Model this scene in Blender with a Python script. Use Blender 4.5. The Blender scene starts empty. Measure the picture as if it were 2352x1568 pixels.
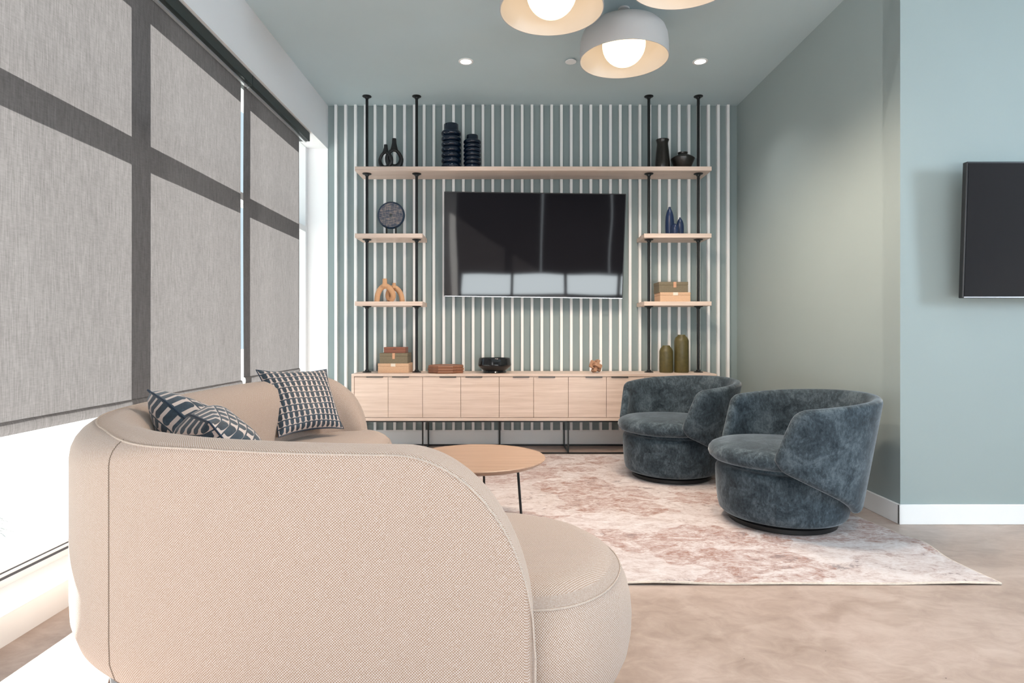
import bpy, bmesh, math, random
from mathutils import Vector, Matrix
R = math.radians
random.seed(7)
scene = bpy.context.scene
C = scene.collection

# ------------------------------------------------------------------ camera
F = 1390.0                       # focal length in pixels of the 2352x1568 frame
cam_d = bpy.data.cameras.new('camera')
cam_d.sensor_width = 36.0
cam_d.lens = F / 2352 * 36.0
cam_d.shift_x = 11 / 2352
cam_d.shift_y = -19 / 2352
cam_d.clip_start = 0.05
cam = bpy.data.objects.new('camera', cam_d)
cam.location = (0, 0, 1.0)
cam.rotation_euler = (R(90), 0, 0)
C.objects.link(cam)
scene.camera = cam

# ------------------------------------------------------------------ light
scene.view_settings.view_transform = 'Standard'
scene.view_settings.look = 'None'
scene.view_settings.exposure = 0.12
scene.view_settings.gamma = 1.0
scene.view_settings.use_curve_mapping = False

world = bpy.data.worlds.new('sky')
scene.world = world
world.use_nodes = True
bg = world.node_tree.nodes['Background']
bg.inputs[0].default_value = (0.72, 0.86, 1.0, 1)
bg.inputs[1].default_value = 1.1

sun_d = bpy.data.lights.new('sun', 'SUN')
sun_d.energy = 34.0
sun_d.color = (1.0, 0.965, 0.93)
sun_d.angle = R(0.6)
sun = bpy.data.objects.new('sun', sun_d)
sun.rotation_euler = Vector((1, -0.81, -0.65)).to_track_quat('-Z', 'Y').to_euler()
C.objects.link(sun)

def area(name, loc, target, sx, sy, power, col):
    d = bpy.data.lights.new(name, 'AREA')
    d.shape = 'RECTANGLE'; d.size = sx; d.size_y = sy
    d.energy = power; d.color = col
    o = bpy.data.objects.new(name, d)
    o.location = loc
    o.rotation_euler = (Vector(target) - Vector(loc)).to_track_quat('-Z', 'Y').to_euler()
    C.objects.link(o)
    return o
# daylight standing outside the windows behind the camera and in the far right wall
area('daylight_rear_window', (1.3, -3.0, 1.35), (1.3, 0, 1.9), 5.0, 2.5, 90, (0.92, 0.98, 1.0))
area('ground_glow_rear_window', (1.3, -2.92, 0.36), (1.0, 1.2, 3.0), 4.7, 0.5, 100, (0.88, 0.97, 1.0))
area('daylight_left_window', (-2.3, -1.1, 1.2), (0, -0.9, 1.35), 2.3, 2.3, 75, (0.97, 0.98, 1.0))
area('daylight_side_window', (5.95, 0.55, 1.95), (0, 0.55, 1.9), 1.2, 1.3, 185, (0.70, 0.86, 1.0))

# ------------------------------------------------------------------ helpers
def mesh_obj(name, verts, faces, material, parent=None, world=False, smooth=None, uvs=None, kind=None):
    me = bpy.data.meshes.new(name)
    me.from_pydata([tuple(v) for v in verts], [], faces)
    me.update()
    if uvs is not None:
        lay = me.uv_layers.new(name='UVMap')
        for p in me.polygons:
            for li in p.loop_indices:
                lay.data[li].uv = uvs[me.loops[li].vertex_index]
    return link_mesh(name, me, material, parent, world, smooth, kind)

def link_mesh(name, me, material, parent=None, world=False, smooth=None, kind=None):
    if material and not me.materials:
        me.materials.append(material)
    if smooth is not None:
        me.polygons.foreach_set('use_smooth', [True] * len(me.polygons))
        me.set_sharp_from_angle(angle=R(smooth))
    o = bpy.data.objects.new(name, me)
    C.objects.link(o)
    if parent:
        o.parent = parent
        if world:
            root = parent
            off = Vector((0, 0, 0))
            while root:
                off += root.location
                root = root.parent
            o.location = -off
    if kind:
        o['kind'] = kind
    return o

def bm_obj(name, bm, material, parent=None, world=False, smooth=None):
    bmesh.ops.recalc_face_normals(bm, faces=bm.faces)
    me = bpy.data.meshes.new(name)
    bm.to_mesh(me); bm.free()
    return link_mesh(name, me, material, parent, world, smooth)

def add_box(bm, x0, x1, y0, y1, z0, z1, bev=0.0, seg=2):
    m = Matrix.Translation(((x0+x1)/2, (y0+y1)/2, (z0+z1)/2)) @ Matrix.Diagonal((x1-x0, y1-y0, z1-z0, 1))
    r = bmesh.ops.create_cube(bm, size=1, matrix=m)
    if bev:
        es = list({e for v in r['verts'] for e in v.link_edges})
        bmesh.ops.bevel(bm, geom=es, offset=bev, segments=seg, affect='EDGES', profile=0.5)
    return r

def box(name, x0, x1, y0, y1, z0, z1, material, parent=None, world=False, bev=0.0, seg=2):
    bm = bmesh.new()
    add_box(bm, x0, x1, y0, y1, z0, z1, bev, seg)
    return bm_obj(name, bm, material, parent, world, 35 if bev else None)

def boxes(name, rows, material, parent=None, world=False):
    bm = bmesh.new()
    for r in rows:
        add_box(bm, *r)
    return bm_obj(name, bm, material, parent, world)

def lathe(name, prof, material, parent=None, seg=40, smooth=50, loc=None, world=False):
    verts, faces = [], []
    n = len(prof)
    idx = []
    for (r, z) in prof:
        if r < 1e-6:
            idx.append([len(verts)] * seg); verts.append((0, 0, z))
        else:
            row = []
            for k in range(seg):
                a = 2 * math.pi * k / seg
                row.append(len(verts)); verts.append((r * math.cos(a), r * math.sin(a), z))
            idx.append(row)
    for i in range(n - 1):
        for k in range(seg):
            a, b, c, d = idx[i][k], idx[i][(k+1) % seg], idx[i+1][(k+1) % seg], idx[i+1][k]
            f = []
            for v in (a, b, c, d):
                if v not in f: f.append(v)
            if len(f) > 2: faces.append(f)
    if loc:
        verts = [(v[0]+loc[0], v[1]+loc[1], v[2]+loc[2]) for v in verts]
    return mesh_obj(name, verts, faces, material, parent, world, smooth)

def catmull(pts, n, closed=False):
    P = [Vector(p) for p in pts]
    out = []
    m = len(P)
    segs = m if closed else m - 1
    for i in range(segs):
        if closed:
            p0, p1, p2, p3 = P[(i-1) % m], P[i], P[(i+1) % m], P[(i+2) % m]
        else:
            p1, p2 = P[i], P[i+1]
            p0 = P[i-1] if i > 0 else p1 * 2 - p2
            p3 = P[i+2] if i + 2 < m else p2 * 2 - p1
        for k in range(n):
            t = k / n
            out.append(0.5 * ((2*p1) + (p2-p0)*t + (2*p0-5*p1+4*p2-p3)*t*t + (3*p1-p0-3*p2+p3)*t**3))
    if not closed:
        out.append(P[-1].copy())
    return out

def tube_data(path, rad, seg=10, closed=False, caps=True, up=Vector((0, 0, 1))):
    n = len(path)
    verts, faces = [], []
    rads = rad if isinstance(rad, (list, tuple)) else [rad] * n
    N = None
    for i, p in enumerate(path):
        if closed:
            t = (path[(i+1) % n] - path[i-1]).normalized()
        else:
            t = (path[min(i+1, n-1)] - path[max(i-1, 0)]).normalized()
        if N is None:
            N = up.cross(t)
            if N.length < 1e-3: N = Vector((1, 0, 0)).cross(t)
        N = (N - t * N.dot(t)).normalized()
        B = t.cross(N)
        for k in range(seg):
            a = 2 * math.pi * k / seg
            verts.append(p + (N * math.cos(a) + B * math.sin(a)) * rads[i])
    rng = n if closed else n - 1
    for i in range(rng):
        j = (i + 1) % n
        for k in range(seg):
            l = (k + 1) % seg
            faces.append((i*seg+k, i*seg+l, j*seg+l, j*seg+k))
    if not closed and caps:
        faces.append(tuple(range(seg-1, -1, -1)))
        faces.append(tuple((n-1)*seg + k for k in range(seg)))
    return verts, faces

def tube(name, path, rad, material, parent=None, seg=10, closed=False, world=False, smooth=60):
    v, f = tube_data([Vector(p) for p in path], rad, seg, closed)
    return mesh_obj(name, v, f, material, parent, world, smooth)

def merge(parts):
    V, Fs = [], []
    for v, f in parts:
        o = len(V)
        V += list(v); Fs += [tuple(i + o for i in q) for q in f]
    return V, Fs

def tag(o, label=None, cat=None, group=None, kind=None):
    if label: o['label'] = label
    if cat: o['category'] = cat
    if group: o['group'] = group
    if kind: o['kind'] = kind
    return o

def thing(name, label, cat, loc=(0, 0, 0), rotz=0, group=None):
    o = bpy.data.objects.new(name, None)
    o.empty_display_size = 0.1
    C.objects.link(o)
    o.location = loc; o.rotation_euler = (0, 0, rotz)
    return tag(o, label, cat, group)

def structure(o):
    o['kind'] = 'structure'
    return o

# ------------------------------------------------------------------ materials
class NT:
    def __init__(self, name):
        self.m = bpy.data.materials.new(name)
        self.m.use_nodes = True
        self.t = self.m.node_tree
        self.b = self.t.nodes['Principled BSDF']
        self.out = self.t.nodes['Material Output']
    def n(self, typ, **kw):
        nd = self.t.nodes.new(typ)
        for k, v in kw.items(): setattr(nd, k, v)
        return nd
    def l(self, a, b): self.t.links.new(a, b)
    def coord(self, kind='Object', scale=(1, 1, 1), rot=(0, 0, 0)):
        tc = self.n('ShaderNodeTexCoord'); mp = self.n('ShaderNodeMapping')
        mp.inputs['Scale'].default_value = scale
        mp.inputs['Rotation'].default_value = rot
        self.l(tc.outputs[kind], mp.inputs['Vector'])
        return mp.outputs['Vector']
    def noise(self, vec, scale, detail=4, rough=0.55, dist=0.0):
        nd = self.n('ShaderNodeTexNoise')
        nd.inputs['Scale'].default_value = scale
        nd.inputs['Detail'].default_value = detail
        nd.inputs['Roughness'].default_value = rough
        nd.inputs['Distortion'].default_value = dist
        if vec: self.l(vec, nd.inputs['Vector'])
        return nd.outputs['Fac']
    def ramp(self, fac, stops):
        nd = self.n('ShaderNodeValToRGB')
        cr = nd.color_ramp
        while len(cr.elements) > 1: cr.elements.remove(cr.elements[-1])
        cr.elements[0].position = stops[0][0]; cr.elements[0].color = (*stops[0][1], 1)
        for p, c in stops[1:]:
            e = cr.elements.new(p); e.color = (*c, 1)
        self.l(fac, nd.inputs['Fac'])
        return nd.outputs['Color']
    def mix(self, fac, a, b):
        nd = self.n('ShaderNodeMix', data_type='RGBA')
        for sock, v in ((nd.inputs[0], fac), (nd.inputs[6], a), (nd.inputs[7], b)):
            if isinstance(v, (int, float)): sock.default_value = v
            elif isinstance(v, tuple): sock.default_value = (*v, 1)
            else: self.l(v, sock)
        return nd.outputs[2]
    def math(self, op, a, b=None, c=None):
        nd = self.n('ShaderNodeMath', operation=op)
        for i, v in enumerate((a, b, c)):
            if v is None: continue
            if isinstance(v, (int, float)): nd.inputs[i].default_value = v
            else: self.l(v, nd.inputs[i])
        return nd.outputs[0]
    def bump(self, h, strength=0.3, dist=0.01):
        nd = self.n('ShaderNodeBump')
        nd.inputs['Strength'].default_value = strength
        nd.inputs['Distance'].default_value = dist
        self.l(h, nd.inputs['Height'])
        self.l(nd.outputs['Normal'], self.b.inputs['Normal'])
    def set(self, **kw):
        for k, v in kw.items():
            s = self.b.inputs[k.replace('_', ' ')]
            if isinstance(v, tuple): s.default_value = (*v, 1) if len(v) == 3 else v
            elif isinstance(v, (int, float)): s.default_value = v
            else: self.l(v, s)
        return self

def plain(name, col, rough=0.5, metal=0.0, var=0.06, scale=6, bump=0.0, bscale=200, **kw):
    t = NT(name)
    v = t.coord()
    n = t.noise(v, scale, 4)
    c2 = tuple(max(0, x * (1 - var)) for x in col)
    c3 = tuple(min(1, x * (1 + var)) for x in col)
    t.set(Base_Color=t.ramp(n, [(0.3, c2), (0.7, c3)]), Roughness=rough, Metallic=metal)
    if kw: t.set(**kw)
    if bump: t.bump(t.noise(v, bscale, 3), bump, 0.002)
    return t.m

def wood(name, light, dark, scale=(2, 40, 40), rough=0.45, rot=(0, 0, 0), amount=0.5):
    t = NT(name)
    v = t.coord('Object', scale, rot)
    n1 = t.noise(v, 1.0, 6, 0.6, 0.4)
    n2 = t.noise(v, 4.0, 5, 0.6)
    f = t.math('MULTIPLY_ADD', n2, 0.35, t.math('MULTIPLY', n1, 0.65))
    t.set(Base_Color=t.ramp(f, [(0.5 - amount*0.35, dark), (0.5 + amount*0.3, light)]), Roughness=rough)
    t.bump(n2, 0.08, 0.001)
    return t.m

M = {}
M['sage'] = plain('sage_paint', (0.320, 0.380, 0.378), 0.55, var=0.015, scale=2, bump=0.05, bscale=250)
M['sage_deep'] = plain('deep_sage_paint', (0.255, 0.315, 0.318), 0.55, var=0.015, scale=2)
M['sage_brightened'] = plain('sage_brightened_for_light', (0.52, 0.63, 0.665), 0.6, var=0.015, scale=2)  # wall sage brightened so its colour carries light the ceiling doesn't receive
M['greywall'] = plain('pale_grey_paint', (0.80, 0.80, 0.81), 0.6, var=0.01, scale=2)
M['white'] = plain('white_trim_paint', (0.88, 0.88, 0.88), 0.4, var=0.01)
M['offwhite'] = plain('white_wall_paint', (0.72, 0.72, 0.70), 0.6, var=0.01)
M['slat'] = plain('white_slat_paint', (0.90, 0.90, 0.90), 0.45, var=0.01)
M['blackmetal'] = plain('black_powder_coat', (0.012, 0.013, 0.014), 0.35, 0.3, var=0.1)
M['frame'] = plain('white_window_frame', (0.72, 0.73, 0.74), 0.35, var=0.01)
M['gasket'] = plain('dark_gasket', (0.05, 0.05, 0.06), 0.6)
M['cassette'] = plain('black_green_cassette', (0.012, 0.020, 0.018), 0.35, 0.2, var=0.05)
M['alu'] = plain('brushed_aluminium', (0.75, 0.75, 0.76), 0.35, 0.7, var=0.02)
M['oak'] = wood('pale_oak_along', (0.78, 0.635, 0.55), (0.60, 0.455, 0.37), (1.6, 30, 45), 0.42)
M['oak_top'] = wood('oak_table_top', (0.47, 0.315, 0.225), (0.35, 0.22, 0.15), (2.0, 40, 40), 0.38)
M['walnut'] = wood('walnut', (0.36, 0.16, 0.09), (0.17, 0.07, 0.04), (4, 60, 90), 0.4, amount=0.7)
M['redbox'] = wood('red_brown_wood', (0.28, 0.10, 0.06), (0.19, 0.065, 0.04), (4, 60, 90), 0.45)
M['knotwood'] = wood('puzzle_wood', (0.52, 0.30, 0.19), (0.33, 0.17, 0.10), (20, 90, 90), 0.45)
M['globe'] = NT('lamp_globe').set(Base_Color=(1, 1, 1), Emission_Color=(1.0, 0.72, 0.40), Emission_Strength=2.6).m
M['shade'] = plain('lamp_shade_grey', (0.52, 0.50, 0.49), 0.5, var=0.01)
M['lens'] = NT('downlight_lens').set(Base_Color=(1, 1, 1), Emission_Color=(1.0, 0.93, 0.85), Emission_Strength=9.0).m
M['blackceramic'] = plain('matt_black_ceramic', (0.012, 0.012, 0.013), 0.38, var=0.2, scale=30)
M['blackglaze'] = plain('gloss_black_glaze', (0.008, 0.009, 0.011), 0.12, var=0.2, scale=20, bump=0.05, bscale=60)
M['speckle'] = plain('speckled_black_glaze', (0.014, 0.012, 0.010), 0.28, var=0.5, scale=90)
M['navyglaze'] = plain('gloss_navy_glaze', (0.0035, 0.011, 0.027), 0.06, var=0.1)
M['bluesatin'] = plain('satin_blue_glaze', (0.012, 0.028, 0.082), 0.34, var=0.15, scale=12)
M['terracotta'] = plain('terracotta_clay', (0.62, 0.35, 0.19), 0.7, var=0.06, scale=20)
M['olive'] = plain('olive_ceramic', (0.088, 0.072, 0.022), 0.42, var=0.18, scale=40)
M['olivebox'] = plain('olive_linen', (0.195, 0.160, 0.105), 0.8, var=0.08, scale=120)
M['tanbox'] = plain('tan_linen', (0.66, 0.43, 0.28), 0.75, var=0.06, scale=120)
M['leather'] = plain('tan_leather', (0.62, 0.33, 0.20), 0.5, var=0.06, scale=60)
M['paletab'] = plain('pale_tab', (0.80, 0.72, 0.62), 0.5, var=0.03)
M['screenframe'] = plain('tv_bezel', (0.010, 0.010, 0.012), 0.3)
M['brightbezel'] = plain('tv_lower_bezel', (0.55, 0.55, 0.58), 0.25, 0.9, var=0.02)

def screen_mat():
    t = NT('tv_glass')
    v = t.coord('Object', (1, 1, 1))
    n = t.noise(v, 1.3, 1.0, 0.4)
    t.set(Base_Color=(0.010, 0.010, 0.013), Roughness=0.04)
    t.b.inputs['IOR'].default_value = 1.42
    t.bump(n, 0.10, 0.03)
    return t.m
M['screen'] = screen_mat()

def velvet_mat():
    t = NT('slate_velvet')
    v = t.coord()
    n1 = t.noise(v, 9, 7, 0.7, 0.8)
    n2 = t.noise(t.coord('Object', (1.4, 1.4, 0.8)), 60, 5, 0.75, 0.4)
    f = t.math('ADD', t.math('MULTIPLY', n1, 0.62), t.math('MULTIPLY', n2, 0.38))
    t.set(Base_Color=t.ramp(f, [(0.38, (0.016, 0.023, 0.030)), (0.50, (0.044, 0.061, 0.075)), (0.62, (0.105, 0.135, 0.158))]), Roughness=0.85)
    t.b.inputs['Sheen Weight'].default_value = 0.55
    t.b.inputs['Sheen Roughness'].default_value = 0.35
    t.b.inputs['Sheen Tint'].default_value = (0.70, 0.76, 0.82, 1)
    t.b.inputs['Specular IOR Level'].default_value = 0.15
    t.bump(n2, 0.15, 0.003)
    return t.m
M['velvet'] = velvet_mat()

def weave_mat():
    t = NT('sofa_weave')
    uv = t.coord('UV')
    sp = t.n('ShaderNodeSeparateXYZ'); t.l(uv, sp.inputs[0])
    k = 2 * math.pi / 0.0062
    ob = t.coord()
    jit = t.math('MULTIPLY', t.noise(ob, 14, 3), 5.0)
    su = t.math('SINE', t.math('ADD', t.math('MULTIPLY', sp.outputs[0], k), jit))
    sv = t.math('SINE', t.math('ADD', t.math('MULTIPLY', sp.outputs[1], k), jit))
    w = t.math('MULTIPLY_ADD', t.math('MULTIPLY', su, sv), 0.5, 0.5)
    fine = t.noise(ob, 320, 3, 0.6)
    f = t.math('ADD', t.math('MULTIPLY', w, 0.62), t.math('MULTIPLY', fine, 0.45))
    col = t.ramp(f, [(0.25, (0.265, 0.165, 0.108)), (0.52, (0.395, 0.288, 0.222)), (0.80, (0.62, 0.575, 0.56))])
    t.set(Base_Color=col, Roughness=0.9)
    t.b.inputs['Sheen Weight'].default_value = 0.25
    t.b.inputs['Sheen Tint'].default_value = (1, 0.95, 0.9, 1)
    t.b.inputs['Specular IOR Level'].default_value = 0.15
    t.bump(f, 0.35, 0.0015)
    return t.m
M['weave'] = weave_mat()
M['piping'] = plain('sofa_piping', (0.47, 0.39, 0.335), 0.85, var=0.2, scale=300)
M['sofaleg'] = plain('grey_blue_foot', (0.16, 0.18, 0.20), 0.5)

def pillow_mat():
    t = NT('navy_cut_velvet')
    uv = t.coord('UV')
    sp = t.n('ShaderNodeSeparateXYZ'); t.l(uv, sp.inputs[0])
    u = t.math('FRACT', t.math('MULTIPLY', sp.outputs[0], 13.0))
    v = t.math('FRACT', t.math('MULTIPLY', sp.outputs[1], 11.0))
    x = t.math('ABSOLUTE', t.math('SUBTRACT', u, 0.5))
    y = t.math('MULTIPLY', t.math('MINIMUM', t.math('SUBTRACT', v, 0.48), 0.0), 0.95)
    d = t.math('SQRT', t.math('ADD', t.math('MULTIPLY', x, x), t.math('MULTIPLY', y, y)))
    inside = t.math('LESS_THAN', d, 0.335)
    line = t.math('LESS_THAN', v, 0.10)
    top = t.math('GREATER_THAN', v, 0.93)
    navy = t.math('MAXIMUM', t.math('MAXIMUM', inside, line), top)
    n = t.noise(t.coord(), 45, 4, 0.65)
    nav = t.ramp(n, [(0.3, (0.006, 0.016, 0.030)), (0.55, (0.018, 0.042, 0.068)), (0.75, (0.05, 0.09, 0.125))])
    t.set(Base_Color=t.mix(navy, (0.60, 0.50, 0.46), nav), Roughness=0.6)
    t.b.inputs['Sheen Weight'].default_value = 0.3
    t.bump(navy, 0.5, 0.003)
    return t.m
M['pillow'] = pillow_mat()

def floor_mat():
    t = NT('stained_concrete')
    v = t.coord('Object', (1, 1.5, 1))
    n1 = t.noise(v, 1.6, 8, 0.62, 0.6)
    n2 = t.noise(v, 9, 7, 0.65, 0.8)
    f = t.math('ADD', t.math('MULTIPLY', n1, 0.6), t.math('MULTIPLY', n2, 0.4))
    c = t.ramp(f, [(0.34, (0.275, 0.200, 0.165)), (0.50, (0.405, 0.315, 0.270)), (0.66, (0.530, 0.435, 0.388))])
    dots = t.n('ShaderNodeTexVoronoi'); dots.inputs['Scale'].default_value = 9
    t.l(t.coord(), dots.inputs['Vector'])
    spot = t.math('LESS_THAN', dots.outputs['Distance'], 0.02)
    t.set(Base_Color=t.mix(spot, c, (0.07, 0.05, 0.04)), Roughness=t.math('MULTIPLY_ADD', n2, 0.25, 0.30))
    t.b.inputs['Specular IOR Level'].default_value = 0.35
    t.bump(n2, 0.04, 0.003)
    return t.m
M['floor'] = floor_mat()

def rug_mat():
    t = NT('distressed_rug')
    v = t.coord()
    vs = t.coord('Object', (1.0, 1.6, 1))
    big = t.noise(v, 1.5, 3, 0.5)
    mid = t.noise(vs, 7, 7, 0.72, 1.2)
    fine = t.noise(vs, 40, 6, 0.75, 0.8)
    wear = t.math('ADD', t.math('MULTIPLY', mid, 0.55), t.math('MULTIPLY', fine, 0.45))
    base = t.ramp(wear, [(0.36, (0.31, 0.215, 0.195)), (0.46, (0.51, 0.43, 0.415)), (0.57, (0.63, 0.58, 0.578))])
    m1 = t.math('MULTIPLY', t.math('GREATER_THAN', big, 0.50), t.math('SUBTRACT', 1.0, t.math('SMOOTH_MIN', t.math('MULTIPLY', wear, 1.7), 1.0, 0.2)))
    rust = t.mix(t.math('MULTIPLY', m1, 2.4), base, (0.26, 0.11, 0.07))
    big2 = t.noise(v, 2.3, 3, 0.5, 1.0)
    m2 = t.math('MULTIPLY', t.math('GREATER_THAN', big2, 0.54), t.math('LESS_THAN', wear, 0.44))
    col = t.mix(t.math('MULTIPLY', m2, 0.6), rust, (0.20, 0.18, 0.19))
    t.set(Base_Color=col, Roughness=0.95)
    t.b.inputs['Specular IOR Level'].default_value = 0.1
    t.b.inputs['Sheen Weight'].default_value = 0.2
    t.bump(wear, 0.2, 0.004)
    return t.m
M['rug'] = rug_mat()
M['rugedge'] = plain('rug_binding', (0.66, 0.58, 0.50), 0.9, var=0.1, scale=80)

def blind_mat():
    t = NT('solar_blind_fabric')
    v = t.coord('Object', (1, 260, 14))
    n = t.noise(v, 1.0, 3, 0.6)
    v2 = t.coord('Object', (1, 40, 330))
    n2 = t.noise(v2, 1.0, 2, 0.6)
    f = t.math('ADD', t.math('MULTIPLY', n, 0.7), t.math('MULTIPLY', n2, 0.3))
    ct = t.ramp(f, [(0.30, (0.0350, 0.0318, 0.0318)), (0.70, (0.064, 0.0588, 0.0590))])
    cd = t.ramp(f, [(0.30, (0.040, 0.036, 0.036)), (0.70, (0.070, 0.064, 0.063))])
    tr = t.n('ShaderNodeBsdfTranslucent'); df = t.n('ShaderNodeBsdfDiffuse')
    t.l(ct, tr.inputs['Color']); t.l(cd, df.inputs['Color'])
    ad = t.n('ShaderNodeAddShader')
    t.l(tr.outputs[0], ad.inputs[0]); t.l(df.outputs[0], ad.inputs[1])
    t.l(ad.outputs[0], t.out.inputs['Surface'])
    return t.m
M['blind'] = blind_mat()

def glass_mat():
    t = NT('window_glass')
    g = t.n('ShaderNodeBsdfGlossy'); g.inputs['Roughness'].default_value = 0.02
    tr = t.n('ShaderNodeBsdfTransparent'); tr.inputs['Color'].default_value = (0.93, 0.96, 0.95, 1)
    mx = t.n('ShaderNodeMixShader'); mx.inputs[0].default_value = 0.06
    t.l(tr.outputs[0], mx.inputs[1]); t.l(g.outputs[0], mx.inputs[2])
    t.l(mx.outputs[0], t.out.inputs['Surface'])
    return t.m
M['glass'] = glass_mat()

def ground_mat():
    t = NT('dry_lawn')
    v = t.coord('Object', (1, 1, 1))
    n = t.noise(v, 14, 8, 0.7, 0.6)
    n2 = t.noise(v, 1.2, 4, 0.5)
    f = t.math('ADD', t.math('MULTIPLY', n, 0.7), t.math('MULTIPLY', n2, 0.3))
    t.set(Base_Color=t.ramp(f, [(0.3, (0.34, 0.33, 0.31)), (0.5, (0.50, 0.49, 0.48)), (0.7, (0.62, 0.62, 0.62))]), Roughness=0.95)
    return t.m
M['ground'] = ground_mat()
M['drygrass'] = plain('dry_grass_blades', (0.66, 0.60, 0.48), 0.9, var=0.2, scale=30)

# ------------------------------------------------------------------ the room
XL, XR, YB, ZC = -1.607, 2.061, 5.43, 3.039
YC, XE, YR = 3.1735, 5.5, -2.6
XW = -1.786                                   # inner face of the window frame
ZH = 2.65                                     # window head

structure(box('floor', -2.0, XE + 0.4, YR - 0.4, YB + 0.25, -0.12, 0.0, M['floor']))
structure(box('ceiling', -2.0, XE + 0.4, YR - 0.4, YB + 0.25, ZC, ZC + 0.15, M['sage_brightened']))
wall_back = structure(box('wall_back', XL, XR + 0.2, YB, YB + 0.2, 0, ZC, M['sage_deep']))
structure(box('wall_right', XR, XR + 0.15, YC + 0.001, YB, 0, ZC, M['sage']))
structure(box('wall_alcove', XR, XE + 0.2, YC, YC + 0.15, 0, ZC, M['sage']))
# left wall: header over the window, sill curb, reveal beside the slatted wall and solid part behind the camera
wl = structure(boxes('wall_left', [
    (-1.98, XL, 0.3, YB + 0.2, ZH, ZC),
    (-1.98, XL, YB - 0.012, YB + 0.2, 0.0, ZH),
    (-1.98, XL, YR - 0.2, -2.3, 0.0, ZC), (-1.98, XL, 0.05, 0.40, 0.0, ZC),
    (-1.98, XL, -2.3, 0.05, 2.45, ZC), (-1.98, XL, -2.3, 0.05, 0, 0.1)], M['greywall']))
structure(boxes('trim_1', [(-1.98, XL, 0.40, YB - 0.012, 0.0, 0.1)], M['white']))
# rear wall with its window, side wall with its window
structure(boxes('wall_rear', [
    (-2.0, -1.1, YR - 0.2, YR, 0, ZC), (3.7, XE + 0.2, YR - 0.2, YR, 0, ZC),
    (-1.1, 3.7, YR - 0.2, YR, 0, 0.1), (-1.1, 3.7, YR - 0.2, YR, 2.6, ZC)], M['offwhite']))
structure(boxes('wall_side', [
    (XE, XE + 0.2, YR, -0.05, 0, ZC), (XE, XE + 0.2, 1.15, YC, 0, ZC),
    (XE, XE + 0.2, -0.05, 1.15, 0, 1.3), (XE, XE + 0.2, -0.05, 1.15, 2.6, ZC)], M['offwhite']))
# skirtings
bb = structure(box('baseboard_back', XL, XR, YB - 0.016, YB, 0, 0.123, M['white'], bev=0.003, seg=1))
box('cap', XL, XR, YB - 0.024, YB, 0.123, 0.135, M['white'], bb)
structure(box('baseboard_right', XR - 0.014, XR, YC - 0.014, YB - 0.016, 0, 0.105, M['white'], bev=0.003, seg=1))
structure(box('baseboard_alcove', XR - 0.014, XE, YC - 0.014, YC, 0, 0.105, M['white'], bev=0.003, seg=1))

# slats on the feature wall
SP = 22.463 / F * 5.42
sl0 = (772.5 - 1165) / F * 5.42
slat_me = None
for i in range(41):
    if slat_me is None:
        s = box('slat', -0.0115, 0.0115, -0.032, 0.0, 0.135, ZC, M['slat'], wall_back)
        slat_me = s.data
    else:
        s = bpy.data.objects.new('slat', slat_me); C.objects.link(s); s.parent = wall_back
    s.location = (sl0 + i * SP, YB, 0)

# left window wall
win = structure(boxes('window_1', [
    (XW - 0.114, XW, 0.40, YB - 0.012, 0.10, 0.165),
    (XW - 0.114, XW, 0.40, YB - 0.012, ZH - 0.004, ZH + 0.06)], M['frame']))
MULL = [0.658, 1.771, 2.884, 3.997]
for y in MULL:
    box('mullion', XW - 0.114, XW, y, y + 0.05, 0.165, ZH - 0.004, M['frame'], win)
box('mullion', XW - 0.114, XW, 5.36, YB - 0.012, 0.165, ZH - 0.004, M['frame'], win)
ends = MULL + [5.36]
for a, b in zip(ends[:-1], ends[1:]):
    box('transom', XW - 0.114, XW, a + 0.05, b, 1.898, 1.948, M['frame'], win)
    box('pane', XW - 0.064, XW - 0.058, a + 0.05, b, 0.165, 1.898, M['glass'], win)
    box('pane', XW - 0.064, XW - 0.058, a + 0.05, b, 1.948, ZH - 0.004, M['glass'], win)
box('gasket', XW, XW + 0.004, 0.45, YB - 0.03, 0.128, 0.136, M['gasket'], win)
box('gasket', XW, XW + 0.003, 0.45, YB - 0.03, 0.150, 0.154, M['gasket'], win)
# windows behind the camera and at the side (they show in the television)
w2 = structure(boxes('window_2', [(-1.1, 3.7, YR - 0.16, YR - 0.06, 0.1, 0.16), (-1.1, 3.7, YR - 0.16, YR - 0.06, 2.54, 2.6)], M['gasket']))
for x in (-1.1, 0.06, 1.22, 2.38, 3.63):
    box('mullion', x, x + 0.07, YR - 0.16, YR - 0.06, 0.16, 2.54, M['gasket'], w2)
w3 = structure(boxes('window_3', [(XE + 0.05, XE + 0.15, -0.05, 1.15, 1.3, 1.35), (XE + 0.05, XE + 0.15, -0.05, 1.15, 2.55, 2.6)], M['frame']))
for y in (-0.05, 1.10):
    box('mullion', XE + 0.05, XE + 0.15, y, y + 0.05, 1.35, 2.55, M['frame'], w3)
w4 = structure(boxes('window_4', [(-1.9, -1.8, -2.3, 0.05, 0.1, 0.16), (-1.9, -1.8, -2.3, 0.05, 2.39, 2.45)], M['frame']))
for y in (-2.3, -1.15, -0.014):
    box('mullion', -1.9, -1.8, y, y + 0.064, 0.16, 2.39, M['frame'], w4)

# outside: lawn, and an added pier keeping sun out of the far gap
structure(box('sun_block_pier', -2.355, -1.985, YB - 0.01, YB + 0.6, -0.06, 3.3, M['offwhite']))
gr = structure(box('ground', -40, -1.99, -25, 40, -0.30, -0.06, M['ground']))

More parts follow.
